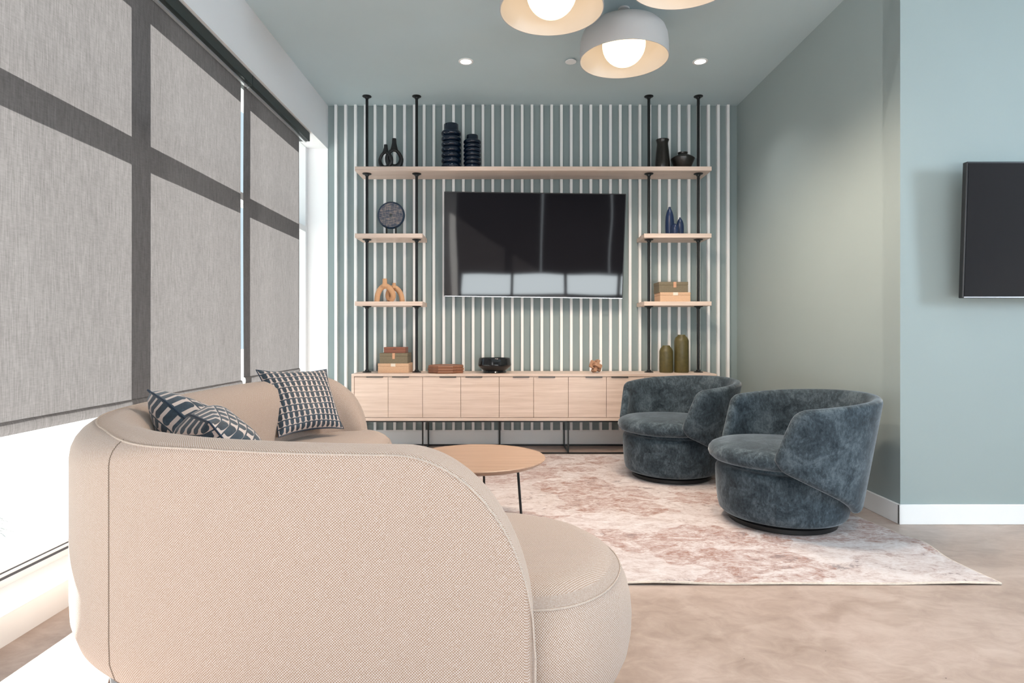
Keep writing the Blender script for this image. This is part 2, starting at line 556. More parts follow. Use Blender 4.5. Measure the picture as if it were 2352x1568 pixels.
# ------------------------------------------------------------------ roller blinds
def blind_fabric(y0, y1, z0, z1, xb, amp):
    ny, nz = int((y1 - y0) / 0.02), 14
    V, Fc = [], []
    for j in range(nz + 1):
        z = z0 + (z1 - z0) * j / nz
        for i in range(ny + 1):
            y = y0 + (y1 - y0) * i / ny
            k = 0.25 + 0.75 * math.sin(math.pi * min(1, (z1 - z) / (z1 - z0)) * 0.85)
            dx = amp * k * (math.sin(y * 9.0 + 0.4 * z) * 0.5 + math.sin(y * 23 + 1.1 * z + 1) * 0.25 + math.sin(y * 4.1 + 2) * 0.5)
            V.append((xb + dx, y, z))
    for j in range(nz):
        for i in range(ny):
            a = j * (ny + 1) + i
            Fc.append((a, a + 1, a + ny + 2, a + ny + 1))
    return V, Fc

def roller_blind(label, y0, y1, hem, cy0, cy1):
    t = thing('roller_blind', label, 'blind', (XL - 0.07, (y0 + y1) / 2, 0), group='roller blinds on the window wall')
    v, f = blind_fabric(y0, y1, hem + 0.045, 2.60, -1.68, 0.006)
    mesh_obj('fabric', v, f, M['blind'], t, True, smooth=80)
    v, f = [], []
    for q in range(9):
        a = math.pi * q / 8
        for yy in (y0, y1): v.append((-1.68 + 0.011 * math.sin(a), yy, hem + 0.024 - 0.024 * math.cos(a)))
    for q in range(8): f.append((2*q, 2*q + 1, 2*q + 3, 2*q + 2))
    mesh_obj('hem_pocket', v, f, M['blind'], t, True, smooth=60)
    box('cassette', -1.715, -1.625, cy0, cy1, 2.578, ZH - 0.001, M['cassette'], t, True, bev=0.003, seg=1)
    box('lower_lip', -1.668, -1.652, cy0 + 0.01, cy1 - 0.01, 2.566, 2.578, M['alu'], t, True)
    return t
roller_blind('wide taupe roller blind filling the near window bays beside the sofa', 0.405, 3.822, 0.655, 0.405, 3.861)
roller_blind('narrow taupe roller blind in the far window bay nearest the slatted wall', 3.863, 4.881, 0.672, 3.863, 4.986)
# blinds on the window behind the camera, seen in the television
for i, (a, b) in enumerate(((-1.05, 0.70), (0.74, 2.16), (2.20, 3.65))):
    t = thing('roller_blind', ['taupe roller blind on the rear window, leftmost in the television reflection',
                               'taupe roller blind on the rear window, middle of the television reflection',
                               'taupe roller blind on the rear window, rightmost of that row'][i], 'blind', ((a+b)/2, YR - 0.03, 0), group='roller blinds on the rear window')
    box('fabric', a, b, YR - 0.022, YR - 0.02, 0.70, 2.55, M['blind'], t, True)
    box('hem_bar', a, b, YR - 0.03, YR - 0.014, 0.66, 0.70, M['blind'], t, True, bev=0.004, seg=1)
    box('cassette', a, b, YR - 0.06, YR, 2.55, 2.6, M['cassette'], t, True)

# dry ornamental grass outside the glass
gv, gf = [], []
for k in range(260):
    a = random.uniform(0, 2 * math.pi); L = random.uniform(0.3, 0.62); sp = random.uniform(0.1, 0.9)
    bx, by = -3.25 + random.gauss(0, 0.06), 3.55 + random.gauss(0, 0.06)
    d = Vector((math.cos(a), math.sin(a), 0)); s = Vector((-d.y, d.x, 0)) * 0.004
    prev = None
    for q in range(5):
        u = q / 4
        p = Vector((bx, by, -0.06)) + d * (sp * L * u ** 1.4) + Vector((0, 0, L * (u - 0.45 * sp * u * u)))
        w = s * (1 - u * 0.85)
        gv += [p - w, p + w]
        n = len(gv)
        if prev is not None: gf.append((prev, prev + 1, n - 1, n - 2))
        prev = n - 2
g = mesh_obj('grass_clump', gv, gf, M['drygrass'])
tag(g, 'pale dry ornamental grass growing outside behind the window glass', 'grass', kind='stuff')

# ------------------------------------------------------------------ media cabinet
YF, YK = 5.01, 5.405
CX0, CX1, CZ0, CZ1 = -1.29, 1.7355, 0.275, 0.663
cab = thing('media_cabinet', 'long low pale oak cabinet with ten doors on thin black legs', 'cabinet', ((CX0+CX1)/2, (YF+YK)/2, 0))
def X(px, y): return (px - 1165) / F * y
body = boxes('body', [
    (CX0, CX1, YF, YK, CZ1 - 0.021, CZ1), (CX0, CX1, YF, YK, CZ0, CZ0 + 0.025),
    (CX0, CX0 + 0.021, YF, YK, CZ0 + 0.025, CZ1 - 0.021), (CX1 - 0.021, CX1, YF, YK, CZ0 + 0.025, CZ1 - 0.021),
    (CX0 + 0.021, CX1 - 0.021, YF + 0.03, YK, CZ0 + 0.025, CZ1 - 0.021)], M['oak'], cab, True)
dpx = [813.3, 890.9, 970.5, 1058.4, 1146.5, 1225.8, 1305.4, 1393, 1481, 1560.5, 1640.5]
hnd = [(841.5, 879.8), (900.5, 939.5), (1009.5, 1048), (1069, 1108), (1177.6, 1216), (1236.7, 1275.3), (1345, 1383.7), (1404.3, 1443), (1513, 1551.3), (1571, 1610)]
for i in range(10):
    a, b = X(dpx[i], YF) + 0.0015, X(dpx[i+1], YF) - 0.0015
    d = box('door', a, b, YF + 0.004, YF + 0.024, CZ0 + 0.028, CZ1 - 0.026, M['oak'], cab, True, bev=0.001, seg=1)
    box('pull', X(hnd[i][0], YF), X(hnd[i][1], YF), YF - 0.005, YF + 0.02, CZ1 - 0.029, CZ1 - 0.0215, M['blackmetal'], d, True)
base = bmesh.new()
r = 0.006
for y in (YF + 0.012, YK - 0.02):
    add_box(base, CX0 + 0.02, CX1 - 0.02, y - r, y + r, CZ0 - 0.012, CZ0)
    add_box(base, CX0 + 0.02, CX1 - 0.02, y - r, y + r, 0, 0.012)
bm_obj('base_rail', base, M['blackmetal'], cab, True)
for xl in [CX0 + 0.02, X(970.5, YF), X(1146.8, YF), X(1305.4, YF), X(1481, YF), CX1 - 0.02]:
    lb = bmesh.new()
    for y in (YF + 0.012, YK - 0.02):
        add_box(lb, xl - r, xl + r, y - r, y + r, 0, CZ0)
    add_box(lb, xl - r, xl + r, YF + 0.012, YK - 0.02, 0, 0.012)
    add_box(lb, xl - r, xl + r, YF + 0.012, YK - 0.02, CZ0 - 0.012, CZ0)
    bm_obj('leg_frame', lb, M['blackmetal'], cab, True)

# ------------------------------------------------------------------ shelving on poles
SY0, SY1, PY = 5.115, 5.405, 5.21
shv = thing('shelving_unit', 'pale oak shelves on four black ceiling poles around the television', 'shelving', (0.22, 5.25, CZ1))
def shelf(x0, x1, zt):
    return box('shelf', x0, x1, SY0, SY1, zt - 0.0355, zt, M['oak'], shv, True, bev=0.0015, seg=1)
ZS = (2.409, 1.843, 1.2686)
shelf(-1.288, 1.7285, ZS[0])
shelf(-1.288, -0.716, ZS[1]); shelf(-1.288, -0.716, ZS[2])
shelf(1.157, 1.7275, ZS[1]); shelf(1.157, 1.7275, ZS[2])
for px in (842.8, 957, 1490.3, 1604):
    xp = X(px, PY)
    p = lathe('pole', [(0.0122, CZ1), (0.0122, ZC)], M['blackmetal'], shv, 16, loc=(xp, PY, 0), world=True)
    fl = [(0.0, 0), (0.039, 0), (0.039, 0.004), (0.034, 0.008), (0.019, 0.012), (0.0165, 0.022), (0.0123, 0.024)]
    lathe('flange', [(q, CZ1 + z) for q, z in fl], M['blackmetal'], p, 28, loc=(xp, PY, 0), world=True)
    for zt in [ZC] + [z - 0.0355 for z in ZS]:
        lathe('flange', [(q, zt - z) for q, z in fl], M['blackmetal'], p, 28, loc=(xp, PY, 0), world=True)

# ------------------------------------------------------------------ televisions
def television(name, label, w, h, loc, rx, rz, ry):
    t = thing(name, label, 'television', loc)
    t.rotation_euler = (rx, ry, rz)
    box('bezel', -w/2, w/2, 0.0, 0.03, -h/2, h/2, M['screenframe'], t, bev=0.003, seg=1)
    box('screen', -w/2 + 0.008, w/2 - 0.008, -0.002, 0.001, -h/2 + 0.010, h/2 - 0.008, M['screen'], t)
    box('lower_bezel', -w/2 + 0.004, w/2 - 0.004, -0.004, 0.0, -h/2 + 0.002, -h/2 + 0.008, M['brightbezel'], t)
    box('back_cover', -w*0.38, w*0.38, 0.03, 0.06, -h*0.38, h*0.2, M['screenframe'], t, bev=0.008, seg=2)
    return t
tv = television('television', 'large black television on the slatted wall between the shelves', 1.556, 0.898,
                (X(1227, 5.22), 5.22, 1 + (765 - 564) / F * 5.22), R(6.0), 0.0, R(0.75))
box('wall_bracket', -0.2, 0.2, 0.055, 0.165, -0.12, 0.12, M['blackmetal'], tv)
tv2 = television('television', 'black television partly cut by the right edge on the plain green wall', 1.23, 0.684,
                 (X(2216, 3.05) + 0.615, 3.05, 1.519), R(2.5), 0.0, 0.0)
box('wall_bracket', -0.2, 0.2, 0.055, 0.10, -0.12, 0.12, M['blackmetal'], tv2)

# ------------------------------------------------------------------ ceiling lights
def pendant(label, x, y):
    t = thing('pendant_lamp', label, 'lamp', (x, y, ZC), group='dome lamps on the ceiling')
    Rr, zr = 0.275, 2.714 - ZC
    out = [(0.03, -0.093), (0.12, -0.096), (0.185, -0.106), (0.228, -0.126), (0.254, -0.154), (0.268, -0.192), (0.274, -0.24), (Rr, zr)]
    inn = [(Rr - 0.004, zr), (0.270, -0.241), (0.264, -0.194), (0.250, -0.157), (0.225, -0.130), (0.183, -0.110), (0.12, -0.100), (0.03, -0.097)]
    lathe('shade', out + inn, M['shade'], t, 72, 40)
    lathe('canopy', [(0.0, 0.0), (0.035, 0.0), (0.035, -0.010), (0.014, -0.014), (0.014, -0.066), (0.040, -0.070), (0.051, -0.080), (0.054, -0.096), (0.03, -0.1), (0, -0.1)], M['shade'], t, 32)
    g = [(0.134 * math.sin(math.pi * k / 20), -0.228 + 0.134 * math.cos(math.pi * k / 20)) for k in range(21)]
    g[0] = (0, g[0][1]); g[-1] = (0, g[-1][1])
    lathe('globe', g, M['globe'], t, 40, 80)
    d = bpy.data.lights.new('pendant_beam', 'SPOT')
    d.energy = 88; d.color = (1.0, 0.82, 0.65); d.spot_size = R(160); d.spot_blend = 0.6; d.shadow_soft_size = 0.12
    o = bpy.data.objects.new('pendant_beam', d); C.objects.link(o)
    o.location = (x, y, ZC - 0.37)
    return t
pendant('grey dome lamp whose whole shade is in view, hung lowest in the picture', 0.7326, 3.80)
pendant('grey dome lamp cut by the top edge, left of the other two', 0.2355, 3.215)
pendant('dome lamp of which only the lower rim shows at the top edge', 0.868, 2.935)

def downlight(label, x, y, power=26):
    t = thing('downlight', label, 'light', (x, y, ZC), group='recessed downlights in the ceiling')
    lathe('trim', [(0.040, -0.001), (0.041, -0.004), (0.052, -0.006), (0.056, -0.003), (0.056, 0.0)], M['white'], t, 36)
    lathe('lens', [(0.0, -0.0025), (0.040, -0.0025), (0.040, -0.001)], M['lens'], t, 36)
    d = bpy.data.lights.new('downlight_beam', 'SPOT')
    d.energy = power; d.color = (1.0, 0.95, 0.90); d.spot_size = R(110); d.spot_blend = 0.8; d.shadow_soft_size = 0.04
    o = bpy.data.objects.new('downlight_beam', d); C.objects.link(o)
    o.location = (x, y, ZC - 0.03)
downlight('recessed ceiling downlight left of the dome lamps', -0.31, 4.542)
downlight('recessed ceiling downlight right of the dome lamps', 1.448, 4.542)
for i, (dx, dy) in enumerate(((1.35, 1.25), (2.6, 0.2), (4.1, 0.2), (2.0, -0.9), (3.4, -0.9))):  # out-of-view downlights added to brighten the floor and, by bounce, the ceiling
    downlight(['added fill downlight over the floor right of the sofa', 'added fill downlight in front of the plain green wall', 'added fill downlight near the side window',
               'added fill downlight before the rear window', 'added fill downlight in the rear right corner'][i], dx, dy, 75)
t = thing('sprinkler_cover', 'small flat white ceiling disc between the two downlights', 'sprinkler cover', (0.475, 4.52, ZC))
lathe('disc', [(0, -0.016), (0.040, -0.016), (0.0415, -0.014), (0.0415, -0.011), (0, -0.011)], M['white'], t, 36)
lathe('neck', [(0.026, -0.011), (0.026, 0.0)], M['white'], t, 24)

# ------------------------------------------------------------------ vases and boxes on the shelves
OY = 5.22                                 # depth of the row of ornaments
def sx(px): return X(px, OY)
S = F / OY                                # pixels per metre there

def ribbed(label, px, wid, neckw, h, ribs, pitch):
    t = thing('ribbed_vase', label, 'vase', (sx(px), OY, ZS[0]), group='ribbed navy vases')
    prof = [(0, 0), (wid/2 * 0.8, 0)]
    rr = pitch * 0.5
    for k in range(ribs):
        for q in range(9):
            a = -math.pi/2 + math.pi * (q + 0.5) / 9
            prof.append((wid/2 - rr * 1.0 + rr * math.cos(a), pitch * (k + 0.5) + rr * math.sin(a)))
    zt = ribs * pitch
    prof += [(neckw/2 + 0.002, zt + 0.002), (neckw/2, zt + 0.008), (neckw/2, h - 0.004), (neckw/2 - 0.004, h), (neckw/2 - 0.009, h - 0.002), (neckw/2 - 0.01, h - 0.05), (0, h - 0.05)]
    lathe('body', prof, M['navyglaze'], t, 48, 60)
ribbed('taller ribbed glossy navy vase on the long top shelf', 1036.5, 0.174, 0.126, 0.390, 7, 0.0475)
ribbed('shorter ribbed glossy navy vase on the long top shelf', 1084.8, 0.152, 0.104, 0.295, 7, 0.0362)

def ring_data(cx, cz, a, b, r0, r1, rot, neck_h, neck_r, off):
    pts, rads = [], []
    n = 40
    for k in range(n):
        th = 2 * math.pi * k / n
        x, z = a * math.sin(th), b * math.cos(th)
        x *= 1 - 0.18 * max(0, math.cos(th))
        pts.append(Vector((x, 0, z)))
        rads.append(r0 + (r1 - r0) * (0.5 - 0.5 * math.cos(th)))
    v, f = tube_data(pts, rads, 12, True, up=Vector((0, 1, 0)))
    prof = [(neck_r * 2.0, b - 0.006), (neck_r * 1.45, b + neck_h * 0.30), (neck_r * 1.1, b + neck_h * 0.6), (neck_r, b + neck_h), (neck_r * 0.6, b + neck_h), (neck_r * 0.55, b + neck_h - 0.02)]
    nv, nf = [], []
    for (q, z) in prof:
        for k in range(12):
            nv.append(Vector((q * math.cos(k * math.pi / 6), q * math.sin(k * math.pi / 6), z)))
    for i in range(len(prof) - 1):
        for k in range(12):
            nf.append((i*12+k, i*12+(k+1) % 12, (i+1)*12+(k+1) % 12, (i+1)*12+k))
    V, Fq = merge([(v, f), (nv, nf)])
    m = Matrix.Translation((cx, off, cz)) @ Matrix.Rotation(rot, 4, 'Z')
    return [m @ p for p in V], Fq
t = thing('ring_vase', 'matt black vase of two interlocked rings at the left of the top shelf', 'vase', (sx(898), OY, ZS[0]))
v, f = ring_data(0.027, 0.099, 0.060, 0.074, 0.014, 0.025, R(18), 0.097, 0.018, 0.006)
mesh_obj('tall_ring', v, f, M['blackceramic'], t, smooth=60)
v, f = ring_data(-0.0425, 0.083, 0.057, 0.066, 0.012, 0.017, R(-18), 0.063, 0.015, -0.012)
mesh_obj('short_ring', v, f, M['blackceramic'], t, smooth=60)

t = thing('tall_vase', 'tall tapering speckled black vase with flared lip on the top shelf', 'vase', (sx(1521.6), OY, ZS[0]))
lathe('body', [(0, 0), (0.060, 0), (0.064, 0.006), (0.062, 0.06), (0.055, 0.15), (0.049, 0.205), (0.047, 0.222), (0.050, 0.24), (0.055, 0.252), (0.055, 0.258), (0.050, 0.260), (0.043, 0.240), (0.040, 0.20), (0, 0.19)], M['speckle'], t, 44, 50)
t = thing('squat_vase', 'squat wide-shouldered black vase beside the tapering one on the top shelf', 'vase', (sx(1568), OY, ZS[0]))
lathe('body', [(0, 0), (0.060, 0), (0.066, 0.006), (0.088, 0.058), (0.100, 0.086), (0.101, 0.092), (0.096, 0.100), (0.070, 0.116), (0.046, 0.124), (0.040, 0.130), (0.041, 0.142), (0.043, 0.147), (0.038, 0.147), (0.034, 0.13), (0, 0.12)], M['speckle'], t, 44, 40)

# round carved disc on its stand
def disc_mat():
    t = NT('washed_blue_wood')
    v = t.coord('Object', (1, 1, 1))
    n = t.noise(t.coord('Object', (18, 18, 160)), 1.0, 5, 0.7)
    n2 = t.noise(t.coord('Object', (160, 18, 18)), 1.0, 5, 0.7)
    m = t.math('MULTIPLY_ADD', n, 0.6, t.math('MULTIPLY', n2, 0.4))
    t.set(Base_Color=t.ramp(m, [(0.38, (0.012, 0.030, 0.060)), (0.48, (0.07, 0.085, 0.12)), (0.58, (0.30, 0.24, 0.21))]), Roughness=0.6)
    t.bump(m, 0.3, 0.002)
    return t.m
M['disc'] = disc_mat()
M['bluerim'] = plain('dark_blue_rim', (0.008, 0.028, 0.060), 0.45)
t = thing('disc_sculpture', 'round washed blue wooden disc on a small black stand', 'sculpture', (sx(898.5), OY, ZS[1]))
zc, rd = (540.3 - 494.2) / S, 0.1115
# ring-shaped face with a square hole
def disc_face(y, inner, outer, nm, mt):
    V, Fq = [], []
    n = 48
    def sq(a):
        c, s_ = math.cos(a), math.sin(a)
        m = max(abs(c), abs(s_))
        return c / m, s_ / m
    for k in range(n):
        a = 2 * math.pi * (k + 0.5) / n
        qx, qz = sq(a)
        V += [(qx * inner, y, zc + qz * inner), (outer * math.cos(a), y, zc + outer * math.sin(a)),
              (outer * math.cos(a), y + 0.024, zc + outer * math.sin(a)), (qx * inner, y + 0.024, zc + qz * inner)]
    for k in range(n):
        a, b = 4 * k, 4 * ((k + 1) % n)
        for q in range(4):
            Fq.append((a + q, a + (q + 1) % 4, b + (q + 1) % 4, b + q))
    return mesh_obj(nm, V, Fq, mt, t, smooth=40)
disc_face(-0.012, 0.011, rd - 0.006, 'disc', M['disc'])
V = []
rim = [Vector((math.cos(2*math.pi*k/56) * (rd - 0.003), 0, zc + math.sin(2*math.pi*k/56) * (rd - 0.003))) for k in range(56)]
v, f = tube_data(rim, 0.010, 8, True, up=Vector((0, 1, 0)))
v = [Vector((p.x, p.y * 1.5, p.z)) for p in v]
mesh_obj('rim', v, f, M['bluerim'], t, smooth=60)
st = bmesh.new()
add_box(st, -0.075, 0.075, -0.035, 0.035, 0, 0.005)
for xx in (-0.040, 0.040):
    add_box(st, xx - 0.004, xx + 0.004, -0.018, -0.012, 0.005, zc - rd + 0.012)
    add_box(st, xx - 0.004, xx + 0.004, 0.014, 0.020, 0.005, zc - rd + 0.030)
bm_obj('stand', st, M['blackmetal'], t)

def bottle(label, px, y, w, h, tip):
    t = thing('blue_bottle', label, 'vase', (X(px, y), y, ZS[1]), group='blue bottle vases')
    prof = [(0, 0), (0.80, 0), (0.90, 0.02), (0.97, 0.15), (1.0, 0.35), (0.99, 0.5), (0.90, 0.66), (0.70, 0.80)] 
    prof = [(q * w / 2, z * h) for q, z in prof]
    prof += [(w/2 * 0.40 + tip * 0.3, 0.885 * h), (tip, 0.935 * h), (tip, h - 0.002), (tip * 0.6, h), (tip * 0.5, h - 0.01), (0, h - 0.012)]
    lathe('body', prof, M['bluesatin'], t, 36, 60)
bottle('tallest of three satin blue bottle vases on the right shelf', 1538, 5.24, 0.077, 0.250, 0.010)
bottle('smallest satin blue bottle vase in front of the two taller ones', 1550.4, 5.165, 0.064, 0.094, 0.006)
bottle('middle-sized satin blue bottle vase, right of the tallest one', 1562, 5.245, 0.066, 0.160, 0.008)

# terracotta double arch
t = thing('arch_vase', 'terracotta clay vase of two crossing arches on the left shelf', 'vase', (sx(895), OY, ZS[2]))
def tz(zx, zy, y): return Vector(((zx - 958) / 4640, y, (1281 - zy) / 4640))
def arch(name, pts, ys, rad, neck, nr, nh):
    path = catmull([tz(p[0], p[1], y) for p, y in zip(pts, ys)], 7)
    v, f = tube_data(path, rad, 14, False, True, up=Vector((0, 1, 0)))
    nx = tz(*neck, 0)
    prof = [(nr * 1.9, -0.014), (nr * 1.3, 0.006), (nr, 0.018), (nr, nh), (nr * 0.7, nh), (nr * 0.6, nh - 0.012), (0.0005, nh - 0.012)]
    nv, nf = [], []
    for (q, z) in prof:
        for k in range(14):
            nv.append(Vector((nx.x + q * math.cos(k * math.pi / 7), ys[2] + q * math.sin(k * math.pi / 7), nx.z + z)))
    for i in range(len(prof) - 1):
        for k in range(14):
            nf.append((i*14+k, i*14+(k+1) % 14, (i+1)*14+(k+1) % 14, (i+1)*14+k))
    V, Fq = merge([(v, f), (nv, nf)])
    mesh_obj(name, V, Fq, M['terracotta'], t, smooth=60)
arch('front_arch', [(480, 1281), (515, 1000), (625, 760), (790, 650), (960, 720), (1085, 900), (1100, 1080), (1000, 1225)],
     [-0.035, -0.035, -0.03, -0.025, -0.025, -0.02, -0.012, 0.0], 0.0235, (790, 620), 0.0195, 0.056)
arch('rear_arch', [(985, 1225), (885, 1080), (890, 900), (990, 740), (1120, 690), (1290, 810), (1400, 1020), (1437, 1281)],
     [0.004, 0.016, 0.022, 0.026, 0.03, 0.03, 0.03, 0.03], 0.0225, (1115, 650), 0.015, 0.030)

def gift_box(name, label, x0, x1, yf, depth, z0, h, mt, tabmat, tabw, tabh, tabx, lid=0.3, group=None):
    t = thing(name, label, 'box', ((x0+x1)/2, yf + depth/2, z0), group=group)
    box('body', x0, x1, yf, yf + depth, z0, z0 + h * (1 - lid) - 0.0006, mt, t, True, bev=0.0015, seg=1)
    box('lid', x0 - 0.0008, x1 + 0.0008, yf - 0.0008, yf + depth, z0 + h * (1 - lid), z0 + h, mt, t, True, bev=0.0015, seg=1)
    if tabmat:
        box('tab', tabx - tabw/2, tabx + tabw/2, yf - 0.004, yf - 0.0005, z0 + h * 0.995 - tabh, z0 + h * 0.995, tabmat, t, True, bev=0.001, seg=1)
    return t
yb = 5.14
bx = lambda p, y=yb: X(p, y)
h1 = 0.079; h2 = 0.089
gift_box('storage_box', 'tan linen box under the olive box on the right shelf', bx(1516.3), bx(1586), yb, 0.20, ZS[2], h1, M['tanbox'], M['paletab'], 0.042, 0.026, bx(1551.6), group='linen boxes')
gift_box('storage_box', 'olive linen box with leather tab on top of the right shelf stack', bx(1513.8, yb+.004), bx(1580.4, yb+.004), yb + 0.004, 0.19, ZS[2] + h1, h2, M['olivebox'], M['leather'], 0.025, 0.048, bx(1550.3), group='linen boxes')
CT = CZ1
yb = 5.145
gift_box('storage_box', 'tan linen box at the bottom of the cabinet stack', X(868, yb), X(938.5, yb), yb, 0.21, CT, 0.080, M['tanbox'], M['paletab'], 0.040, 0.026, X(903, yb), group='linen boxes')
gift_box('storage_box', 'olive linen box with leather tab in the middle of the cabinet stack', X(872, yb), X(936, yb), yb + 0.002, 0.20, CT + 0.080, 0.088, M['olivebox'], M['leather'], 0.022, 0.050, X(904, yb), group='linen boxes')
t = gift_box('wooden_box', 'small red-brown wooden box on top of the cabinet stack', X(881.7, 5.16), X(931.8, 5.16), 5.16, 0.13, CT + 0.168, 0.050, M['redbox'], None, 0, 0, 0, lid=0.35)
box('finger_notch', X(903.5, 5.16), X(909.5, 5.16), 5.1585, 5.16, CT + 0.168 + 0.031, CT + 0.168 + 0.036, M['gasket'], t, True)

# octagonal trays
def octagon(name, rad, z0, z1, mt, parent, cut=0.0):
    V, Fq = [], []
    for z, q in ((z0, rad * 0.962), ((z0+z1)/2, rad), (z1, rad * 0.962)):
        for k in range(8):
            a = math.pi / 4 * k + math.pi / 8
            V.append((q * math.cos(a), q * math.sin(a), z))
    for i in range(2):
        for k in range(8):
            Fq.append((i*8+k, i*8+(k+1) % 8, (i+1)*8+(k+1) % 8, (i+1)*8+k))
    Fq.append(tuple(range(7, -1, -1)))
    inner = len(V)
    for z, q in ((z1, rad * 0.9), (z1 - 0.006, rad * 0.88)):
        for k in range(8):
            a = math.pi / 4 * k + math.pi / 8
            V.append((q * math.cos(a), q * math.sin(a), z))
    for k in range(8):
        l = (k + 1) % 8
        Fq.append((16 + k, 16 + l, inner + l, inner + k))
        Fq.append((inner + k, inner + l, inner + 8 + l, inner + 8 + k))
    Fq.append(tuple(inner + 8 + k for k in range(8)))
    return mesh_obj(name, V, Fq, mt, parent)
yt = 5.19
for i, lb in enumerate(('bottom octagonal walnut tray of the stack on the cabinet', 'middle octagonal walnut tray of the stack on the cabinet', 'top octagonal walnut tray of the stack on the cabinet')):
    t = thing('octagonal_tray', lb, 'tray', (X(1024.5, yt), yt, CT + i * 0.0218), R(4), group='stacked octagonal trays')
    octagon('body', 0.162, 0.0, 0.0215, M['walnut'], t)
    for s in (-1, 1):
        ringp = [Vector((s * 0.152, 0.012 * math.cos(q * math.pi / 6) - 0.03, 0.0108 + 0.009 * math.sin(q * math.pi / 6))) for q in range(12)]
        if i == 1: tube('loop_handle', ringp, 0.003, M['leather'], t, 6, True)

# black bowl
t = thing('bowl', 'wide glossy black bowl with narrow foot on the cabinet', 'bowl', (X(1136, 5.19), 5.19, CT))
lathe('body', [(0, 0), (0.098, 0), (0.102, 0.005), (0.096, 0.018), (0.100, 0.024), (0.136, 0.052), (0.142, 0.060), (0.143, 0.070), (0.136, 0.118), (0.133, 0.125), (0.129, 0.125), (0.126, 0.116), (0.128, 0.07), (0.09, 0.03), (0, 0.025)], M['blackglaze'], t, 56, 35)

# three-piece wooden knot
def slot_plate(L, Wd, th, sl, sw):
    n = 40
    V, Fq = [], []
    for k in range(n):
        a = 2 * math.pi * (k + 0.5) / n
        c, s_ = math.cos(a), math.sin(a)
        m = 1 / max(abs(c) / (L/2), abs(s_) / (Wd/2))
        ox, oz = c * m, s_ * m
        hl = (sl - sw) / 2
        # stadium slot
        q = None
        for i in range(60):
            rr_ = (sl / 2) * (i + 1) / 60
            x, z = c * rr_, s_ * rr_
            dx = max(abs(x) - hl, 0)
            if math.hypot(dx, z) > sw / 2:
                break
            q = (x, z)
        if q is None: q = (c * sw / 2, s_ * sw / 2)
        for (x, z, y, sc) in ((q[0], q[1], -th/2, 1), (ox, oz, -th/2, 0.965), (ox, oz, -th/2 * 0.6, 1), (ox, oz, th/2 * 0.6, 1), (ox, oz, th/2, 0.965), (q[0], q[1], th/2, 1)):
            V.append(Vector((x * sc, y, z * sc)))
    for k in range(n):
        a, b = 6 * k, 6 * ((k + 1) % n)
        for q in range(6):
            Fq.append((a + q, a + (q + 1) % 6, b + (q + 1) % 6, b + q))
    return V, Fq
yk = 5.17
t = thing('wooden_knot', 'small interlocked wooden knot puzzle standing on the cabinet', 'sculpture', (X(1368, yk), yk, CT))
base_m = Matrix.Translation((0, 0, 0.058)) @ Matrix.Rotation(R(26), 4, 'Y') @ Matrix.Rotation(R(14), 4, 'Z') @ Matrix.Rotation(R(-16), 4, 'X')
pv, pf = slot_plate(0.112, 0.064, 0.024, 0.078, 0.036)
for Rm in (Matrix.Identity(4), Matrix(((0, 0, 1, 0), (1, 0, 0, 0), (0, 1, 0, 0), (0, 0, 0, 1))), Matrix(((0, 1, 0, 0), (0, 0, 1, 0), (1, 0, 0, 0), (0, 0, 0, 1)))):
    mesh_obj('ring_piece', [base_m @ (Rm @ p) for p in pv], pf, M['knotwood'], t, smooth=35)

def olive_vase(label, px, w, h, nw):
    y = 5.2
    t = thing('olive_vase', label, 'vase', (X(px, y), y, CT), group='olive bottle vases')
    a = w / 2
    lathe('body', [(0, 0), (a * 0.94, 0), (a, 0.008), (a, h - 0.055), (a * 0.97, h - 0.045), (a * 0.82, h - 0.024), (nw/2 + 0.003, h - 0.012), (nw/2, h - 0.004), (nw/2 - 0.003, h), (nw/2 - 0.007, h - 0.003), (nw/2 - 0.009, h - 0.05), (0, h - 0.05)], M['olive'], t, 40, 45)
olive_vase('shorter olive bottle vase at the right end of the cabinet', 1530, 0.116, 0.232, 0.064)
olive_vase('taller olive bottle vase at the right end of the cabinet', 1565.3, 0.122, 0.324, 0.064)

